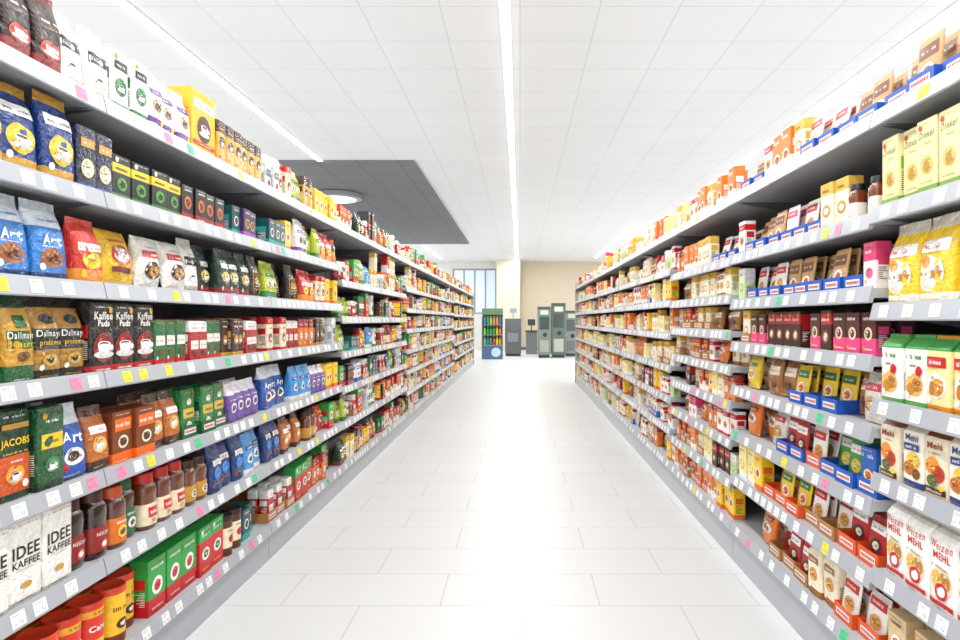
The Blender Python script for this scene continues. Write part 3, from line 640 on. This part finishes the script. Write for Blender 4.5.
def fill(side, b, r):
    hs = left_h(b) if side == 'left' else right_h(b)
    A = A_L if side == 'left' else A_R
    z = hs[r]+.0205
    ch = (.27 if r == 0 else (hs[r-1]-.012) - z - .006)
    y0 = Y0+BAY*b+.025; y1 = Y0+BAY*(b+1)-.02
    if side == 'left' and b == 0: y1 = Y0+BAY+.085      # the first two left bays carry one continuous row
    if side == 'left' and b == 1: y0 = Y0+BAY+.088
    if side == 'right' and b == 0: y1 = Y0+BAY-.012
    lst = EXP.get((side, b, r))
    seq = []
    if lst:
        for k, n in lst: seq += [k]*n
    pool = (POOL_L if b < 5 else POOL_LF) if side == 'left' else POOL_R
    rr = random.Random(b*31+r*7+(0 if side == 'left' else 999))
    def width(k): return float(k[4:]) if k.startswith('gap') else (.128 if k.startswith('tray') else D[k]['w']*(1.03 if D[k]['shape'] == 'tin' else 1))
    if b == 0:
        items = []; y = y1
        for k in seq[::-1]:
            w = width(k); y -= w+.005; items.append((k, y+w/2+.0025, 1))
            if y < 1.36: break
        last = seq[0]
        while y-width(last) > 1.36: w = width(last); y -= w+.005; items.append((last, y+w/2+.0025, 1))
    else:
        items = []; y = y0; i = 0; cur = None; left = 0; hf = 1
        while True:
            if i < len(seq): k = seq[i]; i += 1
            else:
                if left <= 0:
                    cur = rr.choice(pool); left = rr.choice([1, 1, 2, 2, 3]); hf = rr.choice([1, 1.06, .94, .88, .8])
                    if b >= 5: cur = cur.split(':')[-1]
                    if rr.random() < .08: y += rr.uniform(.02, .05)
                k = cur; left -= 1
            w = width(k)
            if y+w > y1: break
            items.append((k, y+w/2, hf)); y += w + rr.choice([.003, .004, .006, .010])
    for k, yy, hf in items:
        if k.startswith('gap'): continue
        inset = .008 + rr.random()*.02
        if b > 0 and rr.random() < .1: inset += rr.uniform(.03, .07)
        if k.startswith('tray'):
            PLACED.append(dict(tray=k.split(':')[1], s=k.split(':')[2], side=side, b=b, r=r, y=yy, x=A+.018+min(inset, .03), z=z, n=len(hs), ch=ch))
            continue
        q = D[k]; sc = min(hf, (ch*.985)/(q['h']+.005))
        if sc < .6: continue
        h = q['h']*sc
        layers = 1
        if q['shape'] == 'carton' and h*2 < ch and rr.random() < .8: layers = 2
        rows = 1
        if yy < 3.4 and z < 1.2 and q['shape'] != 'carton': rows = 2
        elif yy < 2.7 and z < 1.2: rows = 2
        tilt0 = 0
        if q['shape'] == 'pillow': tilt0 = -rr.uniform(.08, .22)
        elif q['shape'] == 'bag' and rr.random() < .5: tilt0 = -rr.uniform(.02, .08)
        for row in range(rows):
            for ly in range(layers if row == 0 else 1):
                tilt = tilt0; lift = q['d']*.5*-tilt+(.001 if tilt else 0)
                PLACED.append(dict(k=k, side=side, b=b, r=r, y=yy + (rr.random()-.5)*.002, x=A+.018+inset+q['d']*(.5+row)*1.0+row*.024+(.012 if tilt else 0), z=z+ly*(h+.001)+lift, sc=sc*(.95 if tilt and sc < 1 else 1), n=len(hs),
                                   row=row, ly=ly, rz=(rr.random()-.5)*(.05 if q['shape'] in ('carton','brick','sachet') else .1), tilt=tilt))
for b in range(NL):
    for r in range(len(left_h(b))): fill('left', b, r)
for b in range(NR):
    for r in range(len(right_h(b))): fill('right', b, r)

def traymesh(col):
    c = hx(col); ci = tuple(x*.8 for x in c[:3])+(1,)
    mb = MB(); W, Dp, t = .122, .26, .002
    mb.box(-W/2, W/2, 0, Dp, 0, t, ci)
    mb.box(-W/2, W/2, 0, t, t, .05, c)
    mb.box(-W/2, W/2, Dp-t, Dp, t, .11, c)
    for s in (-1, 1):
        x0, x1 = sorted((s*W/2, s*(W/2-t)))
        v = [(x0,t,t),(x0,Dp-t,t),(x0,Dp-t,.11),(x0,Dp*.45,.10),(x0,Dp*.3,.05),(x0,t,.05)]
        v2 = [(x1,)+p[1:] for p in v]; n = 6
        mb.add(v+v2, [(i,(i+1)%n,n+(i+1)%n,n+i) for i in range(n)]+[tuple(range(n))[::-1], tuple(range(n,2*n))], c)
    return mb.mesh('tray_body', M_MATTE)
def trayprint():
    mb = MB()
    mb.add([(-.045,-.0006,.014),(.045,-.0006,.014),(.045,-.0006,.036),(-.045,-.0006,.036)], [(0,1,2,3)], hx('f2f0ea'))
    rg = random.Random(5); x = -.038
    while x < .036:
        w = rg.choice([.003, .005, .006]); mb.add([(x,-.001,.02),(x+w,-.001,.02),(x+w,-.001,.03),(x,-.001,.03)], [(0,1,2,3)], hx(RD)); x += w+.0025
    return mb.mesh('printed_picture', M_MATTE)
TM = {k: traymesh(v[1]) for k, v in TRAYC.items()}; TP = trayprint()
trays = [p for p in PLACED if 'tray' in p]
prods = [p for p in PLACED if 'tray' not in p]
trays.sort(key=lambda p: p['y'])
def plural(s): return s+'es' if s.endswith('ch') else s+'s'
def sidephrase(p): return '%s, %s side, %s bay' % (shelfname(p['r'], p['n']), p['side'], NTH[p['b']])
cnt = defaultdict(list)
for p in trays: cnt[(p['side'], p['b'], p['r'], p['tray'], p['s'])].append(p)
for key, lst in cnt.items():
    for i, p in enumerate(lst):
        sgn = -1 if p['side'] == 'left' else 1
        root = link('display_tray', None, None, (sgn*p['x'], p['y'], p['z']+.0005), PI/2 if sgn < 0 else -PI/2)
        o = 'only' if len(lst) == 1 else (ORD[i]); q = D[p['s']]
        tag(root, '%s %s tray of %s %s, %s' % (o, TRAYC[p['tray']][0], q['desc'], plural(NOUN[q['shape']][1]), sidephrase(p)), 'tray', 'display trays on the shelves')
        link('tray_body', TM[p['tray']], root); link('printed_picture', TP, root)
        if q['shape'] == 'sachet':
            m = rnd.choice([4, 5, 6, 6]) if p['ch'] > .15 else rnd.choice([3, 5])
            for j in range(m):
                dep = .022 + (j+(6-m)*.6)*.038
                prods.append(dict(k=p['s'], side=p['side'], b=p['b'], r=p['r'], y=p['y']+rnd.uniform(-.002, .002), x=p['x']+min(dep, .215), z=p['z']+.0035+rnd.uniform(0, .003), sc=min(1, (p['ch']-.01)/.156), n=p['n'], row=0, ly=0, rz=rnd.uniform(-.03, .03), tilt=-rnd.uniform(.08, .24), tr=(i, j, len(lst), m)))
        else:
            m = 2
            for j in range(m):
                dep = .006+q['d']/2+j*(q['d']+.006)
                prods.append(dict(k=p['s'], side=p['side'], b=p['b'], r=p['r'], y=p['y'], x=p['x']+dep, z=p['z']+.003, sc=min(1, (p['ch']-.014)/(q['h']+.005)), n=p['n'], row=0, ly=0, rz=rnd.uniform(-.01, .01), tilt=0, tr=(i, j, len(lst), m)))
bykind = defaultdict(list)
for p in prods: bykind[D[p['k']]['shape']].append(p)
indiv = []; rest = defaultdict(list)
for sh, lst in bykind.items():
    lst.sort(key=lambda p: p['y'])
    indiv += lst[:300]; rest[sh] = lst[300:]
    print(sh, len(lst))
cnt = defaultdict(list)
for p in indiv:
    cnt[(p['side'], p['b'], p['r'], p['k'], p['row'], p['ly'], 'tr' in p)].append(p)
for key, lst in cnt.items():
    lst.sort(key=lambda p: (p['y'], p['x']))
    for i, p in enumerate(lst):
        q = D[p['k']]; noun = NOUN[q['shape']][1]; n = len(lst)
        if 'tr' in p:
            ti, tj, tn, tm = p['tr']
            pre = ['frontmost', 'second', 'third', 'fourth', 'fifth', 'rearmost'][tj if tj < tm-1 else 5]
            p['label'] = '%s %s %s in %s tray, %s' % (pre, q['desc'], noun, ORD[ti], sidephrase(p))
        else:
            extra = 'rear ' if p['row'] else ('upper ' if p['ly'] else '')
            if n == 1: p['label'] = 'single %s%s %s, %s' % (extra, q['desc'], noun, sidephrase(p))
            else:
                o = ORD[i] if i < n-1 else 'farthest'
                p['label'] = '%s of %s %s%s %s, %s' % (o, NUM[n], extra, q['desc'], plural(noun), sidephrase(p))
        p['group'] = '%s %s, %s' % (q['desc'], plural(noun), sidephrase(p))
def xf(p):
    sgn = -1 if p['side'] == 'left' else 1
    return (sgn*p['x'], p['y'], p['z']), (p['tilt'], 0, (PI/2 if sgn < 0 else -PI/2)+p['rz']), p['sc']
for p in indiv:
    q = D[p['k']]; nm, noun, cat = NOUN[q['shape']]
    loc, rot, sc = xf(p)
    detail = p['y'] < (5.2 if q['shape'] != 'sachet' else 4.0)
    o = bpy.data.objects.new(nm, None if detail else libmid(p['k'])); COL.objects.link(o)
    if detail:
        for pn, me in lib(p['k']):
            c = bpy.data.objects.new(pn, me); COL.objects.link(c); c.parent = o
    o.location = loc; o.rotation_euler = rot; o.scale = (1, 1, sc)
    tag(o, p['label'], cat, p['group'])
for sh, lst in rest.items():
    if not lst: continue
    mb = MB(); nm, noun, cat = NOUN[sh]
    for p in lst:
        lo = liblow(p['k']); loc, rot, sc = xf(p)
        Mx = Matrix.Translation(loc) @ Euler(rot).to_matrix().to_4x4() @ Matrix.Diagonal((1, 1, sc, 1))
        off = len(mb.v)
        mb.v += [tuple(Mx @ Vector(v)) for v in lo.v]
        mb.f += [tuple(i+off for i in f) for f in lo.f]; mb.c += lo.c
    o = link(nm, mb.mesh('distant_'+nm, MAT_OF[sh], False))
    tag(o, 'mass of small distant %s filling the far shelving bays' % plural(noun), cat, None, 'stuff')

# ------------------------------------------------------------------ setting
def struct(name, mb, mat):
    o = link(name, mb.mesh(name, mat)); o['kind'] = 'structure'; return o
mb = MB(); mb.box(-9, 9, -3, 30, -.1, 0); struct('floor', mb, M_FLOOR)
mb = MB(); mb.box(-9, 9, -3, 30, CEIL, CEIL+.1); struct('ceiling', mb, M_CEIL)
mb = MB(); mb.box(-7.5, -1.62, 9.8, 20.4, CEIL-.03, CEIL-.001); struct('ceiling_dark_panel', mb, M_DARKCEIL)
YB = 27.0
wx0, wx1, wz0, wz1 = -2.85, -.98, 1.5, 3.42
mb = MB()
mb.box(-9, wx0, YB, YB+.2, 0, CEIL); mb.box(wx0, wx1, YB, YB+.2, 0, wz0); mb.box(wx0, wx1, YB, YB+.2, wz1, CEIL)
struct('wall_back', mb, M_WHITEWALL)
mb = MB(); mb.box(wx1, 9, YB-.1, YB+.2, 0, CEIL); struct('wall_back_beige', mb, M_BEIGE)
mb = MB(); mb.box(-.95, .0, YB-1.2, YB-.5, 0, CEIL); struct('trim_1', mb, plain('column_paint', 'ddd3c1', .7))
mb = MB(); mb.box(.02, 9, YB-.13, YB-.1, 0, .12); struct('baseboard_back', mb, M_UNDER)
w = link('window_1', None, None, ((wx0+wx1)/2, YB+.1, wz0)); w['kind'] = 'structure'
hw = (wx1-wx0)/2; hh = wz1-wz0
mb = MB(); mb.box(-hw, hw, -.05, .05, 0, .07); mb.box(-hw, hw, -.05, .05, hh-.07, hh); mb.box(-hw, -hw+.07, -.05, .05, .07, hh-.07); mb.box(hw-.07, hw, -.05, .05, .07, hh-.07)
link('window_frame', mb.mesh('window_frame', M_FRAME), w)
for x in (-.45, 0, .45):
    mb = MB(); mb.box(x-.03, x+.03, -.04, .04, .07, hh-.07); link('mullion', mb.mesh('mullion', M_FRAME), w)
gm, nt, bs = newmat('pane_glass'); bs.inputs['Base Color'].default_value = hx('c2d2e0'); bs.inputs['Roughness'].default_value = .1
bs.inputs['Emission Color'].default_value = hx('d0deea'); bs.inputs['Emission Strength'].default_value = .55
mb = MB(); mb.box(-hw+.07, hw-.07, .0, .006, .07, hh-.07); link('pane', mb.mesh('pane', gm), w)

M_TUBE = emis('lit_diffuser', 'ffffff', 6)
M_HOUS = plain('light_housing', 'c9cbcd', .4)
def strip(x, y0, y1, label):
    r = link('strip_light', None, None, (x, (y0+y1)/2, CEIL)); L = (y1-y0)/2
    tag(r, label, 'ceiling light', 'strip lights in the ceiling')
    mb = MB(); mb.box(-.05, .05, -L, L, -.008, 0); link('housing', mb.mesh('housing', M_HOUS), r)
    mb = MB(); mb.box(-.036, .036, -L+.01, L-.01, -.02, -.009); link('diffuser', mb.mesh('diffuser', M_TUBE), r)
    ld = bpy.data.lights.new('strip_lamp', 'AREA'); ld.shape = 'RECTANGLE'; ld.size = .08; ld.size_y = y1-y0; ld.energy = 15.5*(y1-y0); ld.color = (1, .99, .975)
    link('strip_lamp', ld, None, (x, (y0+y1)/2, CEIL-.03))
strip(-.12, -2.5, 26, 'long white strip light over the middle of the aisle')
strip(-3.06, -2.5, 11.2, 'white strip light above left shelves, ending at dark ceiling panel')
strip(-3.15, 21.0, 25.5, 'short white strip light beyond the dark ceiling panel')
strip(3.4, -2.5, 11.5, 'white strip light above the right shelves, nearest section')
strip(2.95, 16.5, 25, 'far white strip light above the right shelves')
# added upward fill lamps to brighten the ceiling, out of view behind the shelving
for sx in (-4.6, 4.4):
    ld = bpy.data.lights.new('ceiling_fill_light', 'AREA'); ld.shape = 'RECTANGLE'; ld.size = 3.0; ld.size_y = 27; ld.energy = 95; ld.color = (1, .995, .985)
    o = link('ceiling_fill_light', ld, None, (sx, 12, 1.3)); o.rotation_euler = (PI, 0, 0)
r = link('round_ceiling_lamp', None, None, (-3.5, 12.3, CEIL-.03)); tag(r, 'round white lamp on the dark ceiling panel', 'ceiling light')
mb = MB(); mb.lathe([(.40, -.1), (.45, -.09), (.45, -.01), (.40, 0)], seg=36, col=hx('dddddd')); link('lamp_ring', mb.mesh('lamp_ring', M_RING, True), r)
mb = MB(); mb.lathe([(.26, -.125), (.33, -.12), (.35, -.101)], seg=36, col=hx('ffffff')); link('lamp_diffuser', mb.mesh('lamp_diffuser', emis('lamp_glow', 'ffffff', 1.2), True), r)

# ------------------------------------------------------------------ far end of the store
BC = {}
def BOT(c):
    if c not in BC:
        mb = MB(); mb.lathe([(.036, 0), (.04, .01), (.04, .05), (.041, .051), (.041, .12), (.04, .121), (.04, .15), (.03, .19), (.014, .22), (.014, .245), (.017, .246), (.017, .265)], seg=12, col=hx(c[1]))
        BC[c] = mb.mesh('bottle', M_GLASSY, True)
    return BC[c]
BCOL = [('green','1f9a3a'), ('lime green','8cd152'), ('blue','2d7fd4'), ('yellow','f0c81e'), ('orange','f08a2a'), ('red','d02a20')]
x0, x1, y = -1.22, -.55, 20.6
hw = (x1-x0)/2; cx = (x0+x1)/2
root = link('promotion_stand', None, None, (cx, y, 0)); tag(root, 'narrow stand of colourful bottles with blue base, left of column', 'display stand')
mb = MB(); mb.box(-hw, hw, .17, .2, 0, 1.62, hx('5e6a64')); link('back_board', mb.mesh('back_board', M_PAINT), root)
for s in (-1, 1):
    mb = MB(); a, b_ = sorted((s*hw, s*(hw-.025))); mb.box(a, b_, -.2, .17, 0, 1.35, hx('7a8488')); link('side_panel', mb.mesh('side_panel', M_PAINT), root)
mb = MB(); mb.box(-hw+.026, hw-.026, -.21, -.19, .0, .42, hx('4a6a8c')); link('front_sign', mb.mesh('front_sign', M_PAINT), root)
mb = MB(); mb.add([(.12+.15*math.cos(2*PI*k/20), -.212, .22+.15*math.sin(2*PI*k/20)) for k in range(20)], [tuple(range(20))], hx('c8dcec')); link('round_emblem', mb.mesh('round_emblem', M_PAINT), root)
rr = random.Random(4)
for zi, z in enumerate((.45, .78, 1.1)):
    mb = MB(); mb.box(-hw+.03, hw-.03, -.2, .165, z-.02, z, hx('a0a8ac')); link('shelf', mb.mesh('shelf', M_PAINT), root)
    for k in range(6):
        c = rr.choice(BCOL); o = link('bottle', BOT(c), None, (cx-hw+.085+k*.1, y-.1, z+.001))
        tag(o, '%s bottle, %s from left, %s level of the promotion stand' % (c[0], ORD[k].replace('nearest', 'first'), ['lowest','middle','upper'][zi]), 'bottle', 'bottles in the promotion stand')
mb = MB(); mb.box(-hw, hw, -.05, .168, 1.42, 1.62, hx('6a8a66')); link('header_sign', mb.mesh('header_sign', M_PAINT), root)
r = link('checkout_terminal', None, None, (-.24, 22.4, 0)); tag(r, 'dark equipment with tilted screen beside the promotion stand', 'machine')
mb = MB(); mb.box(-.28, .28, -.25, .25, .08, .9); link('body', mb.mesh('body', M_UNDER), r)
mb = MB(); mb.prism_x([(-.25, .9), (.25, .9), (.25, 1.3), (.0, 1.3)], -.28, .28, hx('333333')); link('console', mb.mesh('console', M_DARK), r)
mb = MB(); mb.box(-.18, .18, -.262, -.25, .5, .8, hx('8a9296')); link('front_panel', mb.mesh('front_panel', M_PAINT), r)
mb = MB(); mb.box(-.26, .26, -.23, .23, 0, .08, hx('222222')); link('foot', mb.mesh('foot', M_PAINT), r)
mb = MB(); mb.box(-.01, .01, .1, .12, 1.3, 1.62, hx('55595c')); link('pole', mb.mesh('pole', M_PAINT), r)
mb = MB(); mb.box(-.12, .12, .088, .099, 1.5, 1.66, hx('9ab0c0')); link('pole_sign', mb.mesh('pole_sign', M_PAINT), r)
def machine(cx, y, w, h, label, body_c, win, panel):
    hw = w/2
    r = link('checkout_machine', None, None, (cx, y, 0)); tag(r, label, 'machine')
    mb = MB(); mb.box(-hw, hw, -.3, .35, .1, h, hx(body_c)); link('body', mb.mesh('body', M_PAINT), r)
    mb = MB(); mb.box(-hw*.75, hw*.75, -.315, -.3, h*.58, h*.84, hx(win)); link('window', mb.mesh('window', M_GLASSY), r)
    mb = MB(); mb.lathe([(.07, 0), (.07, .02)], seg=20, col=hx('2a2e30')); me = mb.mesh('intake_opening', M_PAINT)
    o = link('intake_opening', me, r, (hw*.1, -.3, h*.47)); o.rotation_euler = (PI/2, 0, 0)
    mb = MB(); mb.box(-hw*.7, hw*.7, -.318, -.3, .2, h*.36, hx(panel)); link('lower_door', mb.mesh('lower_door', M_PAINT), r)
    mb = MB(); mb.box(-hw*.6, hw*.6, -.33, -.3, h*.88, h*.97, hx('d8e4d0')); link('lit_sign', mb.mesh('lit_sign', M_PAINT), r)
    mb = MB(); mb.box(-hw, hw, -.33, .35, h, h+.07, hx('4a544e')); link('header', mb.mesh('header', M_PAINT), r)
    mb = MB(); mb.box(-hw+.03, hw-.03, -.27, .33, 0, .1, hx('2e3032')); link('foot', mb.mesh('foot', M_PAINT), r)
machine(.80, 21.4, .42, 1.62, 'grey green machine with lit sign, first right of the centre line', '7c887f', '3c4a4a', 'a4aca2')
machine(1.28, 21.5, .46, 1.74, 'taller dark green machine, second right of the centre line', '5f7468', '34403c', 'b8bab0')
machine(1.78, 22.3, .46, 1.5, 'pale grey machine, partly behind the end of the right shelving', '9aa29e', '49524f', '7a8480')
r = link('checkout_counter', None, None, (.42, 23.6, 0)); tag(r, 'low dark checkout counter with a screen, left of green machines', 'counter')
mb = MB(); mb.box(-.2, .2, -.3, .3, 0, .82, hx('7a7e80')); link('body', mb.mesh('body', M_PAINT), r)
mb = MB(); mb.box(-.23, .23, -.33, .33, .82, .87, hx('4a4d50')); link('countertop', mb.mesh('countertop', M_PAINT), r)
mb = MB(); mb.box(-.02, .02, -.02, .02, .87, 1.1, hx('303234')); link('stem', mb.mesh('stem', M_PAINT), r)
mb = MB(); mb.box(-.14, .14, -.05, -.021, 1.05, 1.28, hx('202426')); link('screen', mb.mesh('screen', M_GLASSY), r)

# ------------------------------------------------------------------ light, camera
wd = bpy.data.worlds.new('World'); SC.world = wd; wd.use_nodes = True
bg = wd.node_tree.nodes['Background']; bg.inputs['Color'].default_value = (.97, .985, 1, 1); bg.inputs['Strength'].default_value = 1.68
cam = bpy.data.cameras.new('Camera'); cam.lens = 24; cam.sensor_width = 36; cam.shift_x = -40/960; cam.clip_start = .05; cam.clip_end = 100
co = link('Camera', cam, None, (0, 0, H_CAM)); co.rotation_euler = (PI/2, 0, 0)
SC.camera = co
SC.view_settings.view_transform = 'Standard'
SC.view_settings.look = 'None'
print('objects', len(bpy.data.objects))
